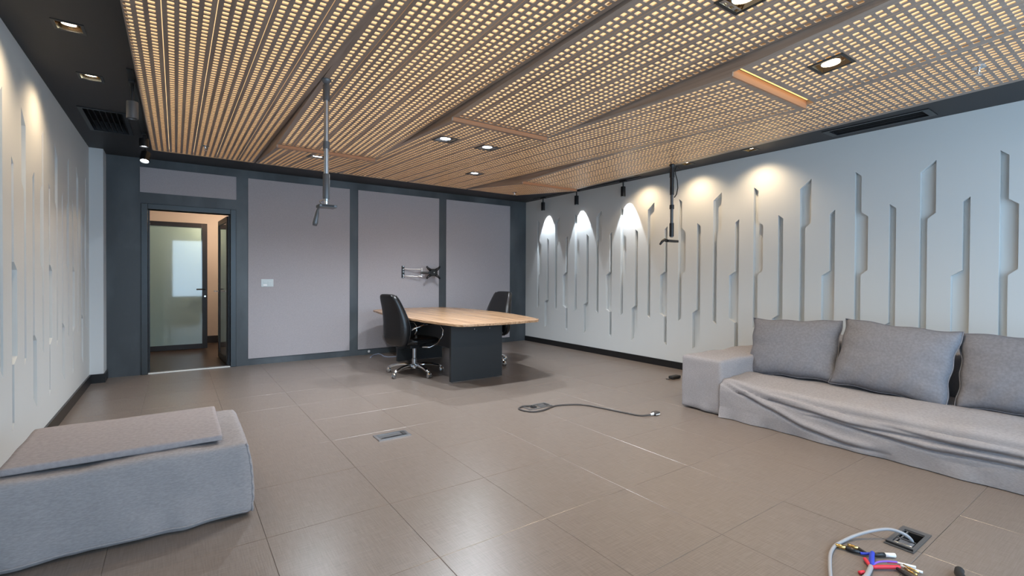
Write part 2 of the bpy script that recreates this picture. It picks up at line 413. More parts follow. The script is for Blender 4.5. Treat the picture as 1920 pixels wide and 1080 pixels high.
CROSS = [(1.0, 2.597), (5.365, 2.578), (3.56, 2.575), (1.715, 2.572), (5.41, 2.578)]
PW = 0.2335; CP = 0.0515; RP = 0.050; TH = 0.006
JOFF = [-.059, .985, 2.035, 3.09, 4.13]            # a plank joint in each strip
WOOD_DL = [(1.30, 5.65, 1), (2.14, 4.18, 2), (2.63, 4.20, 2), (3.36, 5.69, 3), (2.345, 1.32, 2), (3.39, 1.33, 3)]
def panel_z(k, y):
    yc, zc = CROSS[k]
    if y >= yc: return zc+(ZE-zc)*(y-yc)/(WY1-yc)
    zn = zc+.026
    return zn+(ZE-zn)*(yc-y)/(yc-WY0)
def make_plank(k, xa, xb, ya, yb, jx, parent):
    mb = MB()
    cuts = [(x, y) for x, y, kk in WOOD_DL if kk == k]
    def cut(x, y): return any(abs(x-cx) < .077 and abs(y-cy) < .077 for cx, cy in cuts)
    Z = lambda y: ZF(y)
    z0, z1 = panel_z(k, ya+1e-4), panel_z(k, yb-1e-4)
    ZF = lambda y: z0+(z1-z0)*(y-ya)/(yb-ya)
    cells = []
    lo = jx+(PW-4*CP)/2
    for c in range(4):
        a = lo+CP*c
        if a+CP/2-.0160 >= xa+.001 and a+CP/2+.0160 <= xb-.001: cells.append((max(a, xa), min(a+CP, xb), a+CP/2))
    rows = int((yb-ya-.03)/RP); ym = ya+((yb-ya)-rows*RP)/2
    hw, hl, cc = .0150, .0155, .0035
    yr = [ya]+[ym+RP*i for i in range(rows+1)]+[yb]
    xs = sorted({xa, xb, *[c[0] for c in cells], *[c[1] for c in cells]})
    xs = [x for i, x in enumerate(xs) if i == 0 or x-xs[i-1] > 1e-4]
    for i in range(len(xs)-1):
        xc = (xs[i]+xs[i+1])/2; hit = [c for c in cells if c[0]-1e-4 < xc < c[1]+1e-4]; isc = bool(hit)
        if isc: xc = hit[0][2]
        for j in range(len(yr)-1):
            y0, y1 = yr[j], yr[j+1]
            if y1-y0 < 1e-5: continue
            yc = (y0+y1)/2
            if cut(xc, yc): continue
            C4 = [(xs[i], y0), (xs[i+1], y0), (xs[i+1], y1), (xs[i], y1)]
            if not isc or j == 0 or j == len(yr)-2:
                mb.add([(x, y, Z(y)) for x, y in C4], [(0, 1, 2, 3)]); continue
            H = [(xc-hw+cc, yc-hl), (xc+hw-cc, yc-hl), (xc+hw, yc-hl+cc), (xc+hw, yc+hl-cc), (xc+hw-cc, yc+hl), (xc-hw+cc, yc+hl), (xc-hw, yc+hl-cc), (xc-hw, yc-hl+cc)]
            vs = [(x, y, Z(y)) for x, y in C4]+[(x, y, Z(y)) for x, y in H]+[(x, y, Z(y)+TH) for x, y in H]
            fs = [(0, 1, 5, 4), (1, 2, 7, 6), (2, 3, 9, 8), (3, 0, 11, 10), (1, 6, 5), (2, 8, 7), (3, 10, 9), (0, 4, 11)]
            mb.add(vs, fs, 0)
            mb.add(vs[4:], [(n, (n+1) % 8, 8+(n+1) % 8, 8+n) for n in range(8)], 1)
    # edges of the board (pale exposed core)
    for x in (xa, xb):
        mb.add([(x, ya, Z(ya)), (x, yb, Z(yb)), (x, yb, Z(yb)+TH), (x, ya, Z(ya)+TH)], [(0, 1, 2, 3)], 1)
    for y in (ya, yb):
        mb.add([(xa, y, Z(y)), (xb, y, Z(y)), (xb, y, Z(y)+TH), (xa, y, Z(y)+TH)], [(0, 1, 2, 3)], 1)
    me_o = mb.build('ceiling_plank', ['walnut', 'mdf'], parent)
    return me_o
KN = ['leftmost', 'second', 'third', 'fourth', 'rightmost']
for k in range(5):
    xa, xb = SX[k]+.003, SX[k+1]-.003
    yc, zc = CROSS[k]
    st = struct(bpy.data.objects.new('ceiling_raft', None)); COL.objects.link(st)
    st['label'] = KN[k]+' folded strip of perforated walnut planks in the wooden ceiling'
    gap = .055 if k == 3 else .012
    for (ya, yb) in ((WY0, yc-gap), (yc+.012, WY1)):
        j0 = JOFF[k]-PW*6
        for q in range(14):
            a, b = j0+PW*q, j0+PW*(q+1)
            A, B = max(a+.0020, xa+(.003 if k == 0 else .012)), min(b-.0020, xb-.012)
            if B-A < .015: continue
            make_plank(k, A, B, ya, yb, a, st)
        za, zb = panel_z(k, ya+1e-4), panel_z(k, yb-1e-4)
        # thin solid backing sheet above the planks; emission stands in for cavity lamps
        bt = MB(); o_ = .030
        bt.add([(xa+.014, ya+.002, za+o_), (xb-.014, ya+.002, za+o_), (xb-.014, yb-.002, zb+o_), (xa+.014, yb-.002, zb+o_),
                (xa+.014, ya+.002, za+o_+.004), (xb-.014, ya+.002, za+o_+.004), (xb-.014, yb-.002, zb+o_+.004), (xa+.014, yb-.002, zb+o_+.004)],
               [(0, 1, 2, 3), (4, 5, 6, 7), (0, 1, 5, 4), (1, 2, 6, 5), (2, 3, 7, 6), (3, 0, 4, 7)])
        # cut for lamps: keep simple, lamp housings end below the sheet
        bt.build('glow_backing', 'backing', st)
    # side fascia boards following the fold
    for x0, x1 in ((xa, xa+(.003 if k == 0 else .012)), (xb-.012, xb)):
        prof = [(WY0, ZE), (yc-.012, panel_z(k, yc-.0121)), (yc-.002, panel_z(k, yc-.0121)), (yc, zc), (WY1, ZE), (WY1, ZC+.03), (WY0, ZC+.03)]
        mb = MB(); mb.loft([[(x0, y, z) for y, z in prof], [(x1, y, z) for y, z in prof]])
        mb.build('side_board', 'walnut', st)
    MB().box(xa+.012, xb-.012, yc, yc+.012, zc-.001, zc+.060).build('fold_board', 'glow_edge', st)
    MB().box(xa+.012, xb-.012, WY1-.010, WY1, ZE-.004, ZC+.02).build('end_board', 'mdf', st)
    MB().box(xa+.012, xb-.012, WY0, WY0+.010, ZE-.004, ZC+.02).build('end_board', 'walnut', st)
    if k == 3:   # lit strip in the open fold
        MB().box(xa+.02, xb-.02, yc-.05, yc-.004, zc+.062, zc+.066).build('lit_gap', emit('gap_glow', (1.0, .66, .22), 1.6), st)

# ------------------------------------------------------------------ recessed downlights
def downlight(name, x, y, z, slope, half, lens, col, energy, label, tiltx=0, spot=75, group='recessed downlights'):
    t = thing(name, label, 'downlight', (x, y, z), 0, group); t.rotation_euler = (slope, 0, 0)
    fl = half+.012; mb = MB(); plate(mb, -fl, fl, -fl, fl, -.004, .0015, [(-half+.004, half-.004, -half+.004, half-.004)]); mb.build('flange', 'black_gloss', t)
    dp = .026 if group.startswith('downlights in the wood') else .07
    mb = MB(); h = half-.004; i = half-.018
    mb.loft([[(-h, -h, 0), (h, -h, 0), (h, h, 0), (-h, h, 0)], [(-i, -i, dp), (i, -i, dp), (i, i, dp), (-i, i, dp)]], caps=False); mb.add([(-i, -i, dp), (i, -i, dp), (i, i, dp), (-i, i, dp)], [(0, 1, 2, 3)])
    mb.build('reflector_box', 'brass' if lens == 'lens_warm' else 'steel', t)
    rl = half*.55
    MB().lathe([(rl+.007, dp*.25), (rl+.009, dp*.98), (rl, dp*.98), (rl, dp*.25)], n=24, caps=False).build('lamp_ring', 'chrome', t, auto=40)
    MB().lathe([(.001, dp*.35), (rl*.7, dp*.38), (rl, dp*.6), (rl, dp*.95)], n=24, caps=True).build('lamp_lens', lens, t, smooth=True)
    bpy.context.view_layer.update()
    light('downlight_lamp', 'SPOT', (x, y, z-.015), energy, col, None, .03, (x+tiltx, y, z-1), spot, 1.0)
    return t
WARM, COOL = (1, .74, .46), (.84, .92, 1)
LL = ['warm square downlight in the black ceiling, nearer of the two beside the left wall', 'warm square downlight in the black ceiling beside the air grille']
for (x, y), lb in zip(LEFT_DL, LL): downlight('square_downlight', x, y, ZC, 0, hd, 'lens_warm', WARM, 34, lb, -.16, 125, 'downlights in the black ceiling')
RL = ['square downlight in the black ceiling strip, seen past the wooden edge', 'middle downlight hidden behind the wooden edge, lighting the right wall', 'far downlight hidden behind the wooden edge, lighting the right wall by the track spots']
for (x, y), lb in zip(RIGHT_DL, RL): downlight('square_downlight', x, y, ZC, 0, hd, 'lens_warm', WARM, 32, lb, .18, 125, 'downlights in the black ceiling')
WL = ['cool square downlight behind the near ceiling pole, low in the second wooden strip', 'cool square downlight in the third wooden strip, left one of the pair', 'cool square downlight in the third wooden strip, right one of the pair',
      'cool square downlight in the fourth wooden strip, above the far end of the table', 'large square downlight with bronze reflector at the top edge of the picture', 'glowing warm downlight near the orange lit slit in the wooden ceiling']
for (x, y, k), lb, wm in zip(WOOD_DL, WL, (0, 0, 0, 0, 1, 1)):
    z = panel_z(k, y); e = .05; sl = math.atan((panel_z(k, y+e)-panel_z(k, y-e))/(2*e))
    downlight('square_downlight', x, y, z-.0005, sl, .088, 'lens_warm' if wm else 'lens_cool', (1, .80, .56) if wm else COOL, 110 if wm else 180, lb, 0, 150, 'downlights in the wooden ceiling')

# ------------------------------------------------------------------ track spots
def track_spot(x, y, ztop, zbot, r, label, lit, aim, energy, spot, cat='spotlight', tilt=(0, 0), mt='black_gloss', group='track spotlights'):
    t = thing('track_spotlight', label, cat, (x, y, ZC), 0, group)
    MB().box(-.02, .02, -.06, .06, -.028, 0).build('track_adapter', 'black_gloss', t, bevel=.003)
    MB().lathe([(.011, ztop-ZC-.005), (.011, -.026)], n=12).build('stem', 'dark_metal', t, smooth=False, auto=40)
    h = bpy.data.objects.new('lamp_head', None)
    L_ = ztop-zbot
    prof = [(.012, 0), (r*.96, -.002), (r, -.006), (r, -L_), (r*.86, -L_), (r*.80, -L_+.02), (.01, -L_+.022)]
    b = MB().lathe(prof, n=28).build('lamp_body', mt, t, auto=35); b.location = (0, 0, ztop-ZC); b.rotation_euler = (tilt[0], tilt[1], 0)
    if lit:
        l = MB().lathe([(.001, -L_+.012), (r*.82, -L_+.012), (r*.82, -L_+.018), (.001, -L_+.018)], n=28).build('lamp_lens', 'lens_cool', b); l.location = (0, 0, 0)
        light('track_lamp', 'SPOT', (x+aim[3], y, zbot-.012), energy, COOL, None, .012, aim[:3], spot, .12)
    return t
NM = ['track spotlight nearest the far corner on the right wall, with a white light pool', 'middle of the three track spotlights along the right wall', 'track spotlight on the right wall nearest the camera, beside the warm pools']
for (y, lb) in zip((6.98, 6.07, 5.03), NM):
    track_spot(5.60, y, 2.66, 2.505, .036, lb, True, (XR, y, 2.22, .012), 42, 62)
track_spot(-.27, 4.675, 2.60, 2.47, .037, 'unlit grey cylindrical track spotlight beside the left wooden ceiling edge', False, None, 0, 0, mt='grey_metal')
track_spot(-.27, 6.33, 2.70, 2.615, .042, 'lit track spotlight, upper of the two by the doorway', True, (-.2, 7.4, 0, 0), 8, 70)
track_spot(-.268, 6.66, 2.62, 2.505, .045, 'glaring white track spotlight above the doorway, lower of the two', True, (.1, 5.2, .9, 0), 10, 70, tilt=(-.45, .1))
for nm, lb, x, ya, yb in (('ceiling_track', 'black ceiling track carrying the three right wall spotlights', 5.60, 4.7, 7.25), ('ceiling_track', 'black ceiling track along the left wooden ceiling edge', -.27, 4.4, 6.9)):
    t = thing(nm, lb, 'light track', (x, ya, ZC-.008), 0, 'ceiling light tracks')
    MB().box(-.018, .018, 0, yb-ya, 0, .008).build('rail', 'black_gloss', t)

# ------------------------------------------------------------------ air outlets
a, b, c, d = GRILLE
t = thing('air_grille', 'black slatted air conditioning grille in the ceiling by the left wall', 'air vent', ((a+b)/2, (c+d)/2, ZC))
w, l = (b-a)/2, (d-c)/2
mb = MB(); plate(mb, -w-.02, w+.02, -l-.02, l+.02, -.008, .0, [(-w+.012, w-.012, -l+.012, l-.012)]); mb.build('grille_frame', 'black_gloss', t)
for i in range(7):
    x = -w+.03+(2*w-.06)*i/6
    mb = MB(); mb.add([(x-.012, -l+.012, .03), (x-.010, -l+.012, .032), (x+.012, -l+.012, 0), (x+.014, -l+.012, .002), (x-.012, l-.012, .03), (x-.010, l-.012, .032), (x+.012, l-.012, 0), (x+.014, l-.012, .002)],
                     [(0, 2, 6, 4), (1, 3, 7, 5), (0, 1, 5, 4), (2, 3, 7, 6), (0, 1, 3, 2), (4, 5, 7, 6)]); mb.build('louvre', 'black_gloss', t)
MB().box(-w, w, -l, l, .095, .10).build('duct_back', 'void', t)
a, b, c, d = SLOTD
t = thing('slot_diffuser', 'long dark slot air outlet in the black ceiling by the right wall', 'air vent', ((a+b)/2, (c+d)/2, ZC))
w, l = (b-a)/2, (d-c)/2
mb = MB(); plate(mb, -w-.012, w+.012, -l-.02, l+.02, -.007, .0, [(-w+.02, w-.02, -l+.03, l-.03)]); mb.build('outlet_frame', 'dark_metal', t)
for x in (-.03, .03): MB().box(x-.002, x+.002, -l+.03, l-.03, 0, .05).build('vane', 'dark_metal', t)
MB().box(-w, w, -l, l, .095, .10).build('duct_back', 'void', t)

# ------------------------------------------------------------------ sprinklers
for (x, y, k, lb) in ((.27, 6.30, 0, 'small chrome sprinkler head at the far left end of the wooden ceiling'), (4.62, 6.52, 4, 'small sprinkler head in the wooden ceiling corner above the table'), (4.44, .85, 4, 'chrome sprinkler head with round plate near the right edge')):
    z = panel_z(k, y)
    t = thing('sprinkler', lb, 'sprinkler', (x, y, z), 0, 'ceiling sprinklers')
    MB().lathe([(.040, 0), (.040, -.004), (.018, -.010), (.001, -.010)], n=20).build('cover_plate', 'chrome', t, auto=40)
    MB().lathe([(.010, -.010), (.010, -.028), (.006, -.034)], n=12).build('body', 'chrome', t, auto=40)
    MB().tube([(-.009, 0, -.028), (-.013, 0, -.04), (-.004, 0, -.052)], .0025, 6).build('frame_arm', 'chrome', t)
    MB().tube([(.009, 0, -.028), (.013, 0, -.04), (.004, 0, -.052)], .0025, 6).build('frame_arm', 'chrome', t)
    MB().lathe([(.018, -.052), (.018, -.055)], n=16).build('deflector', 'chrome', t)

# ------------------------------------------------------------------ ceiling projector mounts
t = thing('projector_mount', 'long grey telescopic projector mount hanging from the wooden ceiling in front', 'projector mount', (.864, 3.50, 0), 0, 'projector mounts')
ps = [MB().lathe([(.02, 2.665), (.034, 2.650), (.034, 2.640), (.02, 2.622), (.012, 2.615)], n=20).build('ceiling_ball', 'grey_metal', t, auto=50)]
MB().lathe([(.013, 2.62), (.024, 2.605), (.024, 2.50)], n=18).build('upper_sleeve', 'grey_metal', t, auto=40)
MB().lathe([(.017, 1.80), (.017, 2.51)], n=20).build('pole', 'steel', t, auto=40)
MB().lathe([(.023, 2.165), (.023, 2.215)], n=18).build('collar', 'grey_metal', t, auto=40)
MB().lathe([(.022, 1.815), (.0235, 1.83), (.0235, 1.985), (.0215, 1.99)], n=18).build('lower_sleeve', 'grey_metal', t, auto=40)
MB().lathe([(.010, 1.775), (.012, 1.785), (.010, 1.82)], n=12).build('neck', 'chrome', t, auto=40)
MB().box(-.058, .062, -.05, .05, 1.752, 1.772).build('mounting_plate', 'grey_metal', t, bevel=.004)
MB().box(-.04, .04, -.056, -.05, 1.757, 1.767).build('plate_slot', 'black_matte', t)
MB().tube([(-.04, -.03, 1.775), (-.055, -.04, 1.79), (-.03, -.03, 1.80)], .006, 8).build('wing_screw', 'steel', t)
MB().tube([(-.052, -.02, 1.755), (-.062, -.02, 1.73), (-.066, -.02, 1.705), (-.078, -.02, 1.64), (-.082, -.02, 1.622)], [.006, .008, .013, .018, .014], 10).build('hanging_arm', 'grey_metal', t, smooth=True)
t = thing('projector_mount', 'slim dark projector mount with a cable hanging in front of the right wall', 'projector mount', (4.90, 3.63, 0), 0, 'projector mounts')
MB().lathe([(.030, 2.640), (.034, 2.625), (.018, 2.60), (.014, 2.585)], n=16).build('ceiling_clamp', 'dark_metal', t, auto=50)
MB().lathe([(.024, 2.27), (.024, 2.59)], n=16).build('upper_sleeve', 'dark_metal', t, auto=40)
MB().lathe([(.018, 1.76), (.018, 2.28)], n=16).build('pole', 'grey_metal', t, auto=40)
MB().lathe([(.029, 2.48), (.029, 2.54)], n=14).build('collar', 'dark_metal', t, auto=40)
MB().lathe([(.027, 2.10), (.027, 2.15)], n=14).build('collar', 'dark_metal', t, auto=40)
MB().lathe([(.026, 1.77), (.026, 1.93)], n=14).build('lower_sleeve', 'dark_metal', t, auto=40)
MB().box(-.09, .10, -.03, .03, 1.70, 1.728).build('mounting_plate', 'dark_metal', t, bevel=.004)
MB().tube([(-.08, 0, 1.72), (-.13, 0, 1.725), (-.18, 0, 1.70), (-.215, 0, 1.665)], [.014, .017, .016, .012], 10).build('hook_arm', 'dark_metal', t, smooth=True)
MB().tube([(.02, -.02, 2.24), (.06, -.02, 2.28), (.085, -.02, 2.36), (.075, -.02, 2.45), (.04, -.02, 2.52), (.035, -.02, 2.56)], .006, 8).build('cable', 'black_matte', t, smooth=True)
MB().tube([(.03, -.02, 2.57), (.06, -.02, 2.62), (.10, 0, 2.63), (.16, .01, 2.612), (.20, .02, 2.625)], .006, 8).build('cable', 'black_matte', t, smooth=True)

# ------------------------------------------------------------------ meeting table
tb = thing('meeting_table', 'boat-shaped wooden meeting table on black panel legs by the back wall', 'table', (3.1, 6.0, 0))
ol = [(2.57, 4.585), (2.75, 4.56), (3.05, 4.545), (3.35, 4.555), (3.62, 4.60), (3.70, 4.68), (3.80, 5.0), (3.88, 5.4), (3.935, 5.95), (3.93, 6.4), (3.86, 6.9), (3.76, 7.30), (3.70, 7.36), (3.4, 7.42), (3.1, 7.44), (2.8, 7.42), (2.55, 7.34), (2.49, 7.27), (2.42, 6.8), (2.385, 6.3), (2.38, 5.8), (2.41, 5.3), (2.47, 4.9), (2.52, 4.64)]
ol = [(x-3.1, y-6.0) for x, y in ol]
mb = MB(); mb.loft([[(x, y, .722) for x, y in ol], [(x, y, .75) for x, y in ol]]); mb.build('tabletop', 'oak', tb, bevel=.003)
for y in (-.93, .75):
    MB().box(-.42, .31, y, y+.045, .012, .722).build('leg_panel', 'table_black', tb, bevel=.002)
    for x in (-.40, .27): MB().lathe([(.012, 0), (.012, .012)], (x, y+.02, 0), 10).build('foot', 'chrome', tb)
MB().box(-.07, -.04, -.885, .75, .30, .722).build('modesty_panel', 'table_black', tb)
for x in (-.10, .12): MB().lathe([(.006, -.934), (.006, -.928)], (x, 0, .63), 8, axis='Y').build('screw_cap', 'steel', tb)

# ------------------------------------------------------------------ office chairs
def chair(label, loc, face, base_rot):
    t = thing('office_chair', label, 'chair', (loc[0], loc[1], 0), face, 'black swivel chairs at the meeting table')
    def rr(w, d, r, n=5):
        pts = []
        for cx, cy, a0 in ((w/2-r, d/2-r, 0), (-w/2+r, d/2-r, 90), (-w/2+r, -d/2+r, 180), (w/2-r, -d/2+r, 270)):
            for i in range(n+1):
                a = math.radians(a0+90*i/n); pts.append((cx+r*math.cos(a), cy+r*math.sin(a)))
        return pts
    # local: +X is forward. backrest: sections (z, x centre, width, depth)
    sec = [(.385, -.255, .20, .05), (.40, -.265, .33, .09), (.44, -.275, .43, .12), (.54, -.275, .485, .135), (.64, -.275, .495, .135), (.74, -.29, .465, .12), (.84, -.32, .42, .105), (.93, -.355, .38, .095), (1.0, -.385, .345, .085), (1.035, -.40, .30, .07), (1.052, -.408, .21, .04)]
    loops = [[(xc+y*1.0, x, z) for x, y in rr(w, d, min(d, w)*.48)] for z, xc, w, d in sec]
    bk = MB().loft(loops).build('backrest', 'leather', t, smooth=True)
    bk.modifiers.new('sub', 'SUBSURF').levels = 1; bk.modifiers['sub'].render_levels = 1
    for sy in (-1, 1):     # piping along the edge
        MB().tube([(xc+d*.30, sy*w*.497, z) for z, xc, w, d in sec[1:-1]], .006, 6).build('piping', 'black_gloss', bk, smooth=True)
    ss = [(.385, .30, .26), (.395, .40, .38), (.42, .47, .47), (.455, .49, .49), (.475, .46, .46), (.485, .36, .36)]
    st = MB().loft([[(.03+x, y, z+(.02*max(0, -x)-.06*max(0, x-.15))) for x, y in rr(a, b, .11)] for z, a, b in ss]).build('seat', 'leather', t, smooth=True)
    st.modifiers.new('sub', 'SUBSURF').levels = 1; st.modifiers['sub'].render_levels = 1
    for sy in (-1, 1):
        arm = MB().tube([(-.02, sy*.20, .375), (.06, sy*.245, .365), (.16, sy*.275, .40), (.24, sy*.285, .50), (.25, sy*.285, .58), (.20, sy*.285, .645), (.08, sy*.285, .66), (-.06, sy*.275, .655), (-.16, sy*.255, .63), (-.215, sy*.22, .60)], .012, 10).build('armrest', 'chrome', t, smooth=True)
        MB().add([], []) 
        rbox(-.05, .21, sy*.285-.028, sy*.285+.028, .655, .685, .012, (6, 3, 3)).build('arm_pad', 'leather', arm, smooth=True)
    MB().box(-.12, .12, -.09, .09, .345, .388).build('tilt_mechanism', 'black_matte', t, bevel=.01)
    MB().tube([(.02, -.08, .36), (.06, -.20, .355), (.07, -.24, .35)], .006, 8).build('height_lever', 'black_gloss', t)
    MB().tube([(-.10, 0, .365), (-.20, 0, .362), (-.26, 0, .375), (-.28, 0, .42)], .016, 8).build('back_bracket', 'black_matte', t, smooth=True)
    MB().lathe([(.032, .10), (.032, .20), (.024, .205), (.024, .35)], n=18).build('gas_column', 'steel', t, auto=40)
    MB().lathe([(.03, .075), (.05, .08), (.05, .118), (.035, .13)], n=18).build('hub', 'chrome', t, auto=40)
    for i in range(5):
        a = base_rot+2*PI*i/5; c_, s_ = math.cos(a), math.sin(a)
        lg = MB().tube([(c_*r, s_*r, z) for r, z in ((.03, .105), (.13, .118), (.24, .108), (.32, .086), (.36, .072))], [.028, .025, .022, .020, .018], 10).build('base_leg', 'chrome', t, smooth=True)
        cx, cy = c_*.365, s_*.365
        cs = MB(); 
        for off in (-.013, .013):
            px, py = cx-s_*off, cy+c_*off
            cs.loft([[(px-s_*w_+c_*.028*math.cos(q*PI/8)*k_, py+c_*w_+s_*.028*math.cos(q*PI/8)*k_, .028+.028*math.sin(q*PI/8)*k_) for q in range(16)] for w_, k_ in ((-.010, .8), (-.007, 1), (.007, 1), (.010, .8))])
        cs.build('caster', 'steel', lg, auto=40)
        MB().lathe([(.030, .048), (.026, .060), (.012, .075)], (cx, cy, 0), 14).build('caster_hood', 'chrome', lg, auto=50)
    return t
chair('black leather swivel chair with its back to the room, left of the table', (2.553, 5.85), math.radians(12), math.radians(-24))
chair('black leather swivel chair tucked in at the right side of the table', (3.722, 5.99), math.radians(192), math.radians(-72-192))

# ------------------------------------------------------------------ wall bracket, switch, socket
yw = YB-.012
t = thing('tv_bracket', 'black and chrome swivelling screen bracket on the grey fabric panel', 'wall bracket', (3.14, yw, 1.345))
MB().box(-.025, .025, -.012, 0, -.10, .10).build('wall_plate', 'dark_metal', t, bevel=.003)
for z in (-.10, -.055, 0, .045, .10): MB().lathe([(.012, -.024), (.012, -.010)], (0.0, 0, z*.9), 10, axis='Y').build('bolt', 'chrome', t, auto=40)
for z in (-.07, .05): MB().tube([(0, -.02, z), (.30, -.10, z-.008)], .008, 8).build('swing_arm', 'steel', t)
MB().tube([(.30, -.10, -.09), (.30, -.10, .07)], .008, 8).build('pivot_rod', 'white_plug', t)
MB().tube([(.28, -.10, -.012), (.47, -.13, -.012)], .02, 10).build('extension_arm', 'black_gloss', t)
MB().box(.41, .57, -.16, -.14, -.07, .055).build('screen_plate', 'black_gloss', t, bevel=.01)
for sx in (-1, 1):
    for sz in (-1, 1):
        MB().tube([(.49+sx*.05, -.15, sz*.04-.008), (.49+sx*.10, -.152, sz*.075-.008), (.49+sx*.125, -.152, sz*.105-.008)], [.03, .02, .016], 8).build('claw', 'black_gloss', t, smooth=True)
MB().lathe([(.010, -.17), (.010, -.16)], (.50, 0, -.008), 10, axis='Y').build('bolt', 'chrome', t)
t = thing('light_switch', 'pale double light switch plate on the large grey panel beside the door', 'light switch', (1.08, yw, 1.166))
MB().box(-.08, .08, -.008, 0, -.055, .055).build('cover_plate', 'plastic_white', t, bevel=.003)
for x, z, w_, h_ in ((-.028, .012, .044, .03), (.03, -.008, .046, .055), (-.028, -.03, .05, .024)):
    MB().box(x-w_/2, x+w_/2, -.013, -.008, z-h_/2, z+h_/2).build('rocker', 'white_plug' if z < -.02 else 'plastic_white', t, bevel=.002)
t = thing('wall_socket', 'tiny white socket low on the charcoal wall behind the chair', 'socket', (2.565, YB, .05))
MB().lathe([(.02, -.008), (.018, -.01), (.008, -.01), (.008, -.006)], n=14, axis='Y').build('socket_ring', 'white_plug', t)
tag(MB().tube([(2.47, 7.33, .006), (2.52, 7.43, .006), (2.60, 7.55, .008), (2.70, 7.62, .01), (2.72, 7.52, .006), (2.69, 7.36, .006), (2.72, 7.24, .006), (2.82, 7.22, .006), (2.95, 7.26, .006)], .006, 8).build('loose_cable', 'cable_paleblue', None, smooth=True), 'thin pale blue cable curling on the floor behind the left chair', 'cable')

# ------------------------------------------------------------------ sofa
def wob(p, s, a, seed=0.0):
    return a*noise.noise(Vector((p.x*s+seed, p.y*s+seed*1.7, p.z*s-seed)))
sf = thing('sofa', 'long grey fabric-covered sofa with a draped seat along the right wall', 'sofa', (4.8, 1.3, 0))
O = Vector((4.8, 1.3, 0))
def shift(mb):
    mb.v = [(x-O.x, y-O.y, z-O.z) for x, y, z in mb.v]; return mb
def arm_disp(p, n):
    d = n*(wob(p, 5, .012)+wob(p, 14, .004))
    if p.z < .1: d += Vector((n.x, n.y, 0))*(.012*math.sin(p.y*31+p.x*17)*(1-p.z/.1))
    return d
shift(rbox(4.10, 5.60, 2.49, 2.915, .004, .515, .028, (46, 16, 18), arm_disp)).build('arm', 'sofa_fabric', sf, smooth=True)
shift(rbox(4.10, 5.60, -.36, .06, .004, .515, .028, (46, 16, 18), arm_disp)).build('arm', 'sofa_fabric', sf, smooth=True)
shift(rbox(5.02, 5.60, .07, 2.48, .30, .70, .05, (14, 50, 14), lambda p, n: n*(wob(p, 5, .014)))).build('backrest', 'sofa_fabric', sf, smooth=True)
# draped seat cover: cross-section swept along Y with sagging folds
prof = []
for i in range(9): prof.append((5.02-.50*i/8, .345+.008*math.sin(i)))
for i in range(1, 9): prof.append((4.52-.36*i/8, .347-.004*i/8*i/8*3))
for i in range(1, 11):
    a = PI/2*i/10; prof.append((4.16-.075*math.sin(a), .255+.08*math.cos(a)))
for i in range(1, 45): prof.append((4.085-.006*math.sin(i/44*PI), .255-.250*i/44))
CREASES = [([(0, .315), (.2, .245), (.43, .175), (.74, .08), (1.0, .04)], .020), ([(.03, .33), (.25, .285), (.47, .245), (.75, .222), (1.06, .195), (1.37, .20), (1.8, .215)], .018),
           ([(.85, .19), (1.1, .165), (1.5, .14), (1.75, .155), (2.0, .16), (2.43, .165)], .020), ([(.5, .30), (1.0, .27), (1.5, .265), (2.0, .275), (2.43, .29)], .010), ([(1.3, .235), (1.7, .205), (2.1, .21), (2.43, .215)], .010)]
def fold(Y, z):
    s = 2.49-Y; d = 0
    for pl, amp in CREASES:
        if s < pl[0][0]-.15 or s > pl[-1][0]+.3: continue
        zc = pl[0][1] if s <= pl[0][0] else pl[-1][1]
        for (a, za), (b, zb) in zip(pl, pl[1:]):
            if a <= s <= b: u = (s-a)/(b-a); u = u*u*(3-2*u)*.4+u*.6; zc = za+(zb-za)*u
        fade = min(1, max(0, (s-pl[0][0]+.15)/.2))*min(1, max(0, (pl[-1][0]+.3-s)/.3))
        d += fade*amp*(-math.exp(-((z-zc)/.011)**2)+.95*math.exp(-((z-zc-.032)/.026)**2))
    return d
loops = []
NY = 110
for j in range(NY+1):
    Y = .062+(2.488-.062)*j/NY; l = []
    for i, (x, z) in enumerate(prof):
        n = Vector((-1, 0, 0)) if z < .25 else Vector((-.6, 0, .8)) if x < 4.2 else Vector((0, 0, 1))
        q = Vector((x, Y, z)); d = wob(q, 4, .012)+wob(q, 11, .004)
        if x < 4.20: d += fold(Y, z)
        if z < .10 and x < 4.2: d += (.10-z)*(.10*math.sin(Y*9)+.07*math.sin(Y*23+1))+.02*(1-z/.1)*math.exp(-((2.47-Y)/.06)**2)*1.5
        if x > 4.25: d += .012*math.exp(-((2.47-Y)/.08)**2)
        q = q+n*d; q.z = max(q.z, .003); l.append(q)
    l += [(5.02, Y, .003)]
    loops.append(l)
shift(MB().loft(loops)).build('draped_seat', 'sofa_fabric', sf, auto=70)

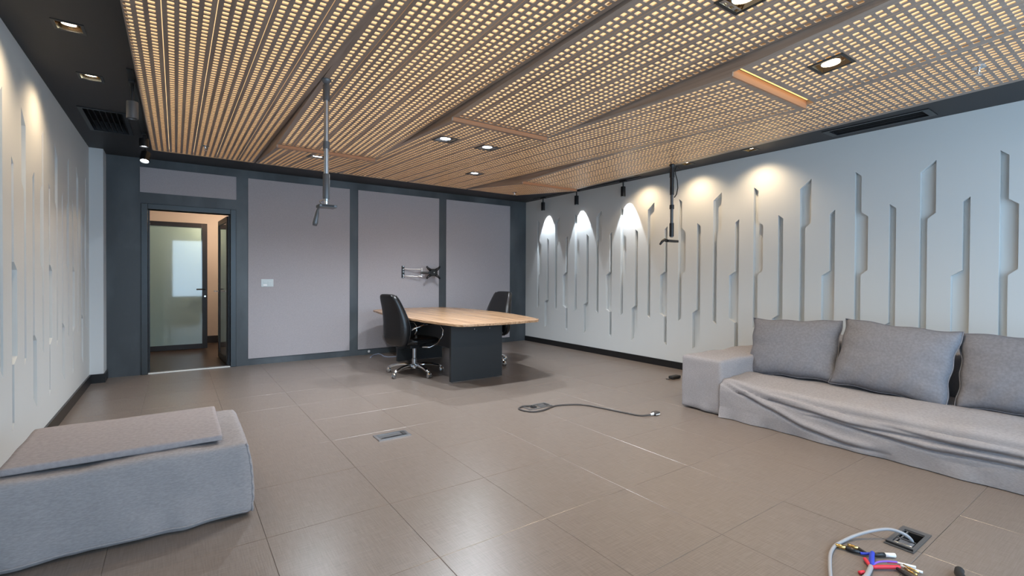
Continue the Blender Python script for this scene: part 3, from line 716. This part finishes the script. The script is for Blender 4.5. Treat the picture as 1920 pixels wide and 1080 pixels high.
def cushion(label, w, h, th, bottom, lean, roll, yawd, seed):
    n = 30; vs = []; fs = []; rnd = random.Random(seed)
    ph = [rnd.uniform(0, 6) for _ in range(6)]
    def P(u, v, s):
        e = 1-.055*(1-v*v)-.02*(1-u*u)*0; f = 1-.055*(1-u*u)
        x = u*w/2*e+.006*math.sin(v*9+ph[0])*abs(u)**6; y = v*h/2*f+.006*math.sin(u*8+ph[1])*abs(v)**6
        t_ = max(0, (1-abs(u)**2.4)*(1-abs(v)**2.4))**.5*th/2
        edge = max(abs(u), abs(v))
        wr = .007*math.sin(13*v+5*u+ph[2])*max(0, abs(u)-.45)*2*(1-edge**8)+.004*math.sin(17*u-6*v+ph[3])*max(0, -v-.2)*2*(1-edge**8)
        wr += .012*noise.noise(Vector((u*1.6+seed, v*1.6, s*3)))*(1-edge**6)
        if v < 0: t_ *= 1+.15*(-v)
        return (x, y, s*t_+wr)
    idx = {}
    for s in (1, -1):
        for i in range(n+1):
            for j in range(n+1):
                bd = i in (0, n) or j in (0, n)
                if s == -1 and bd: idx[(i, j, -1)] = idx[(i, j, 1)]; continue
                idx[(i, j, s)] = len(vs); vs.append(P(2*i/n-1, 2*j/n-1, 0 if bd else s))
        for i in range(n):
            for j in range(n): fs.append((idx[(i, j, s)], idx[(i+1, j, s)], idx[(i+1, j+1, s)], idx[(i, j+1, s)]))
    o = MB().add(vs, fs).build('sofa_cushion', 'cushion_fabric', None, smooth=True)
    ex = Vector((0, -1, 0)); ex.rotate(Matrix.Rotation(yawd, 3, 'Z'))
    ey = Vector((math.sin(lean), 0, math.cos(lean))); ey.rotate(Matrix.Rotation(yawd, 3, 'Z')); ez = ex.cross(ey)
    R = Matrix((ex, ey, ez)).transposed() @ Matrix.Rotation(roll, 3, 'Z')
    c = Vector(bottom)+ey*(h/2*.97)
    o.matrix_world = Matrix.Translation(c) @ R.to_4x4()
    ring = [(i, 0) for i in range(n)]+[(n, j) for j in range(n)]+[(i, n) for i in range(n, 0, -1)]+[(0, j) for j in range(n, 0, -1)]
    pts = [vs[idx[(i, j, 1)]] for i, j in ring]; pts.append(pts[0])
    MB().tube(pts, .004, 6).build('seam', 'cushion_fabric', o, smooth=True)
    return tag(o, label, 'cushion', 'loose sofa back cushions')
cushion('grey cushion at the far end of the sofa beside the arm', .79, .575, .22, (4.70, 2.185, .352), math.radians(22), math.radians(3), math.radians(3), 3)
cushion('middle grey cushion on the sofa, overlapping its neighbour', .79, .60, .24, (4.66, 1.41, .350), math.radians(22), math.radians(-4), math.radians(-1), 8)
cushion('grey cushion on the sofa cut off by the right picture edge', .79, .58, .22, (4.72, .62, .352), math.radians(23), math.radians(2), math.radians(2), 15)

# ------------------------------------------------------------------ ottoman with slab cushion
ot = thing('ottoman', 'low grey fabric-covered ottoman in the left foreground', 'ottoman', (-.16, 3.26, 0))
O = Vector((-.16, 3.26, 0))
def ot_disp(p, n):
    d = n*(wob(p, 4, .014, 3)+wob(p, 13, .003, 1))
    k = max(0, 1-p.z/.16)
    d += Vector((n.x, n.y, 0))*(.020*k*math.sin(p.x*22+1.5*math.sin(p.x*9))*(.5 if n.y < -.5 else .2)+.014*k)
    if n.x > .3: d += Vector((.02*math.sin((p.z)*9)*(1 if p.z < .38 else 0), 0, 0))
    return d
body = shift(rbox(-.66, .325, 2.885, 3.66, .004, .388, .030, (60, 44, 22), ot_disp)).build('cover', 'sofa_fabric', ot, smooth=True)
def on_cover(p, n):
    p = Vector(p); return p+ot_disp(p, Vector(n).normalized())-O
MB().tube([on_cover((.3162+.003*math.sin(i*1.7), 2.8938, .02+.36*i/24), (1, -1, 0)) for i in range(25)], .006, 6).build('seam', 'sofa_fabric', body, smooth=True)
MB().tube([on_cover((-.64+.95*i/40, 2.885, .03), (0, -1, 0)) for i in range(41)], .005, 6).build('hem', 'sofa_fabric', body, smooth=True)
sl = thing('slab_cushion', 'flat grey slab cushion lying on top of the ottoman', 'cushion', (-.21, 3.30, .39))
O = Vector((-.21, 3.30, .39))
shift(rbox(-.635, .205, 2.965, 3.655, .396, .428, .006, (40, 34, 4), lambda p, n: n*(wob(p, 5, .004, 5)))).build('pad', 'slab_fabric', sl, smooth=True)

# ------------------------------------------------------------------ floor boxes and cables
def floor_box(label, x0, x1, y0, y1, kind):
    cx, cy = (x0+x1)/2, (y0+y1)/2
    t = thing('floor_box', label, 'floor box', (cx, cy, 0), 0, 'metal floor outlet boxes'); w, l = (x1-x0)/2, (y1-y0)/2
    if kind == 'open':
        h = (BOX3[0]-cx, BOX3[1]-cx, BOX3[2]-cy, BOX3[3]-cy)
        mb = MB(); plate(mb, -w, w, -l, l, .0012, .005, [h]); mb.build('frame', 'grey_metal', t)
        mb = MB(); plate(mb, h[0], h[1], h[2], h[3], -.058, -.004, [(h[0]+.002, h[1]-.002, h[2]+.002, h[3]-.002)]); mb.box(h[0], h[1], h[2], h[3], -.0598, -.058); mb.build('tray', 'void', t)
        MB().box(h[0]+.004, h[0]+.05, h[2]+.004, h[3]-.004, -.02, .004).build('socket_plate', 'steel', t, bevel=.002)
        MB().box(h[0]+.06, h[0]+.066, h[2]+.004, h[3]-.004, -.03, .004).build('divider', 'steel', t)
        MB().box(h[0]+.008, h[1]-.02, h[3]-.02, h[3]-.014, -.03, .004).build('divider', 'steel', t)
        lid = MB().box(-w+.01, -w+.016, -l+.005, l-.005, .005, .014).build('lid', 'dark_metal', t)
    else:
        mb = MB(); plate(mb, -w, w, -l, l, .0012, .006, [(-w+.02, w-.02, -l+.02, l-.02)]); mb.build('frame', 'steel', t)
        if kind == 'lid':
            MB().box(-w+.022, w-.022, -l+.022, l-.022, .0012, .003).build('lid', 'grey_metal', t)
            MB().box(-w+.03, w-.03, -l+.028, -l+.040, .003, .008).build('lid_handle', 'chrome', t)
            MB().box(w-.05, w-.03, -l+.03, l-.03, .003, .007).build('hinge', 'black_matte', t)
        else:
            MB().lathe([(.034, .0012), (.034, .007), (.026, .008), (.026, .003)], (-.05, 0, 0), 20).build('round_outlet', 'dark_metal', t, auto=40)
            MB().box(.01, w-.03, -.035, .035, .0012, .005).build('outlet_cover', 'grey_metal', t)
            MB().box(w-.05, w-.03, -.02, .02, .005, .008).build('latch', 'black_matte', t)
    return t
floor_box('closed metal floor box alone in the middle of the floor', 1.283, 1.548, 3.60, 3.745, 'lid')
floor_box('metal floor box with a dark cable curling around it', 2.77, 3.055, 3.63, 3.77, 'outlet')
floor_box('open metal floor box with a grey cable coming out, in the right foreground', 2.80, 3.07, .735, .85, 'open')

def smooth_path(pts, k=5):
    pts = [Vector(p) for p in pts]; out = []
    for i in range(len(pts)-1):
        p0, p1, p2, p3 = pts[max(i-1, 0)], pts[i], pts[i+1], pts[min(i+2, len(pts)-1)]
        for j in range(k):
            t_ = j/k
            out.append(.5*((2*p1)+(p2-p0)*t_+(2*p0-5*p1+4*p2-p3)*t_*t_+(3*p1-p0-3*p2+p3)*t_**3))
    out.append(pts[-1]); return out
t = thing('plug_cable', 'dark cable snaking over the floor to a brown and white plug', 'cable', (2.9, 3.6, 0))
B_ = Vector((2.9, 3.6, 0))
pp = smooth_path([(2.86, 3.72, .012), (2.78, 3.76, .010), (2.70, 3.72, .008), (2.70, 3.63, .008), (2.76, 3.555, .008), (2.88, 3.55, .008), (3.05, 3.60, .008), (3.19, 3.56, .008), (3.30, 3.485, .008), (3.36, 3.35, .008), (3.41, 3.165, .008), (3.45, 3.02, .008), (3.49, 2.91, .008), (3.58, 2.86, .012)])
MB().tube([p-B_ for p in pp], .0075, 8).build('cord', 'cable_dark', t, smooth=True)
MB().tube([Vector((3.575, 2.862, .014))-B_, Vector((3.61, 2.855, .018))-B_], [.009, .013], 8).build('strain_relief', 'white_plug', t)
rbox(3.605-2.9, 3.68-2.9, 2.83-3.6, 2.885-3.6, .003, .034, .012, (6, 6, 4)).build('plug_body', 'cable_dark', t, smooth=True)
MB().box(3.615-2.9, 3.67-2.9, 2.829-3.6, 2.836-3.6, .008, .018).build('plug_face', 'white_plug', t)

tag(MB().tube(smooth_path([(2.95, .785, -.035), (2.925, .775, .005), (2.90, .80, .035), (2.87, .85, .045), (2.80, .90, .035), (2.715, .945, .016), (2.63, .962, .009), (2.56, .966, .009), (2.476, .952, .009), (2.395, .924, .009), (2.284, .878, .009), (2.18, .83, .009), (2.05, .80, .009)], 6), .0075, 10).build('floor_cable', 'cable_grey', None, smooth=True),
    'grey cable arching out of the open floor box', 'cable')
t = thing('connector_bundle', 'bundle of audio connectors and coloured wires on the floor in the right foreground', 'cable bundle', (2.5, .80, 0))
B_ = Vector((2.5, .80, 0))
def seg(nm, pts, r, m, n=10): return MB().tube([Vector(p)-B_ for p in smooth_path(pts, 4)], r, n).build(nm, m, t, smooth=True) if not isinstance(r, list) else MB().tube([Vector(p)-B_ for p in pts], r, n).build(nm, m, t, smooth=True)
seg('plug_shell', [(2.575, .925, .012), (2.578, .90, .012), (2.583, .873, .012)], [.010, .011, .007], 'dark_metal')
seg('plug_tip', [(2.562, .964, .012), (2.575, .925, .012)], [.009, .009], 'gold')
seg('plug_shell', [(2.622, .893, .010), (2.605, .85, .010)], [.007, .005], 'black_matte')
seg('plug_tip', [(2.617, .935, .010), (2.622, .893, .010)], [.0075, .0075], 'gold')
seg('plug_shell', [(2.610, .836, .011), (2.635, .82, .011), (2.659, .803, .011)], [.006, .010, .010], 'dark_metal')
seg('plug_tip', [(2.659, .803, .011), (2.694, .774, .011)], [.0095, .0095], 'white_plug')
seg('blue_wire', [(2.583, .873, .010), (2.60, .855, .010), (2.612, .842, .012), (2.56, .825, .014), (2.50, .803, .014)], .006, 'cable_blue')
seg('blue_strap', [(2.618, .836, .018), (2.57, .822, .02), (2.505, .80, .016)], .009, 'cable_blue')
seg('red_wire', [(2.549, .842, .010), (2.525, .825, .012), (2.501, .805, .012)], .008, 'cable_red')
seg('red_wire', [(2.413, .817, .008), (2.436, .807, .008)], .008, 'cable_red')
seg('red_wire', [(2.499, .799, .012), (2.54, .772, .012), (2.58, .743, .012), (2.60, .73, .012)], .008, 'cable_red')
seg('purple_wire', [(2.505, .80, .016), (2.55, .795, .018), (2.598, .774, .016), (2.634, .749, .012)], .004, 'cable_purple')
seg('red_wire', [(2.60, .775, .012), (2.634, .749, .010)], .004, 'cable_red')
seg('wire_end', [(2.634, .749, .010), (2.662, .69, .010)], [.005, .005], 'white_plug')
seg('wire_end', [(2.622, .733, .010), (2.640, .66, .010)], [.005, .005], 'white_plug')
seg('wire_end', [(2.612, .716, .010), (2.594, .668, .010)], [.005, .005], 'gold')
seg('wire_end', [(2.628, .725, .014), (2.62, .668, .012)], [.0045, .0045], 'gold')
seg('plug_shell', [(2.581, .733, .010), (2.557, .688, .010), (2.54, .66, .010)], [.007, .010, .008], 'black_matte')
seg('cable_sheath', [(2.50, .803, .012), (2.45, .795, .010), (2.40, .79, .009), (2.30, .79, .009), (2.15, .76, .009)], .010, 'cable_grey')
t = thing('black_adapter', 'black cylindrical plug adapter at the bottom edge of the picture', 'adapter', (2.74, .565, 0))
MB().tube([(.034, .005, .018), (0, 0, .018), (-.06, -.03, .018)], .0165, 14).build('body', 'black_matte', t, auto=50)
MB().tube([(.034, .005, .018), (.045, .006, .018)], .010, 10).build('tip', 'black_gloss', t)
t = thing('power_adapter', 'small black power adapter on the floor beside the sofa arm', 'adapter', (5.12, 3.755, 0))
rbox(-.05, .11, -.04, .035, .002, .040, .010, (8, 5, 4)).build('body', 'black_matte', t, smooth=True)
MB().tube([(-.05, 0, .015), (-.09, -.01, .008), (-.10, .03, .006)], .005, 8).build('lead', 'black_matte', t, smooth=True)
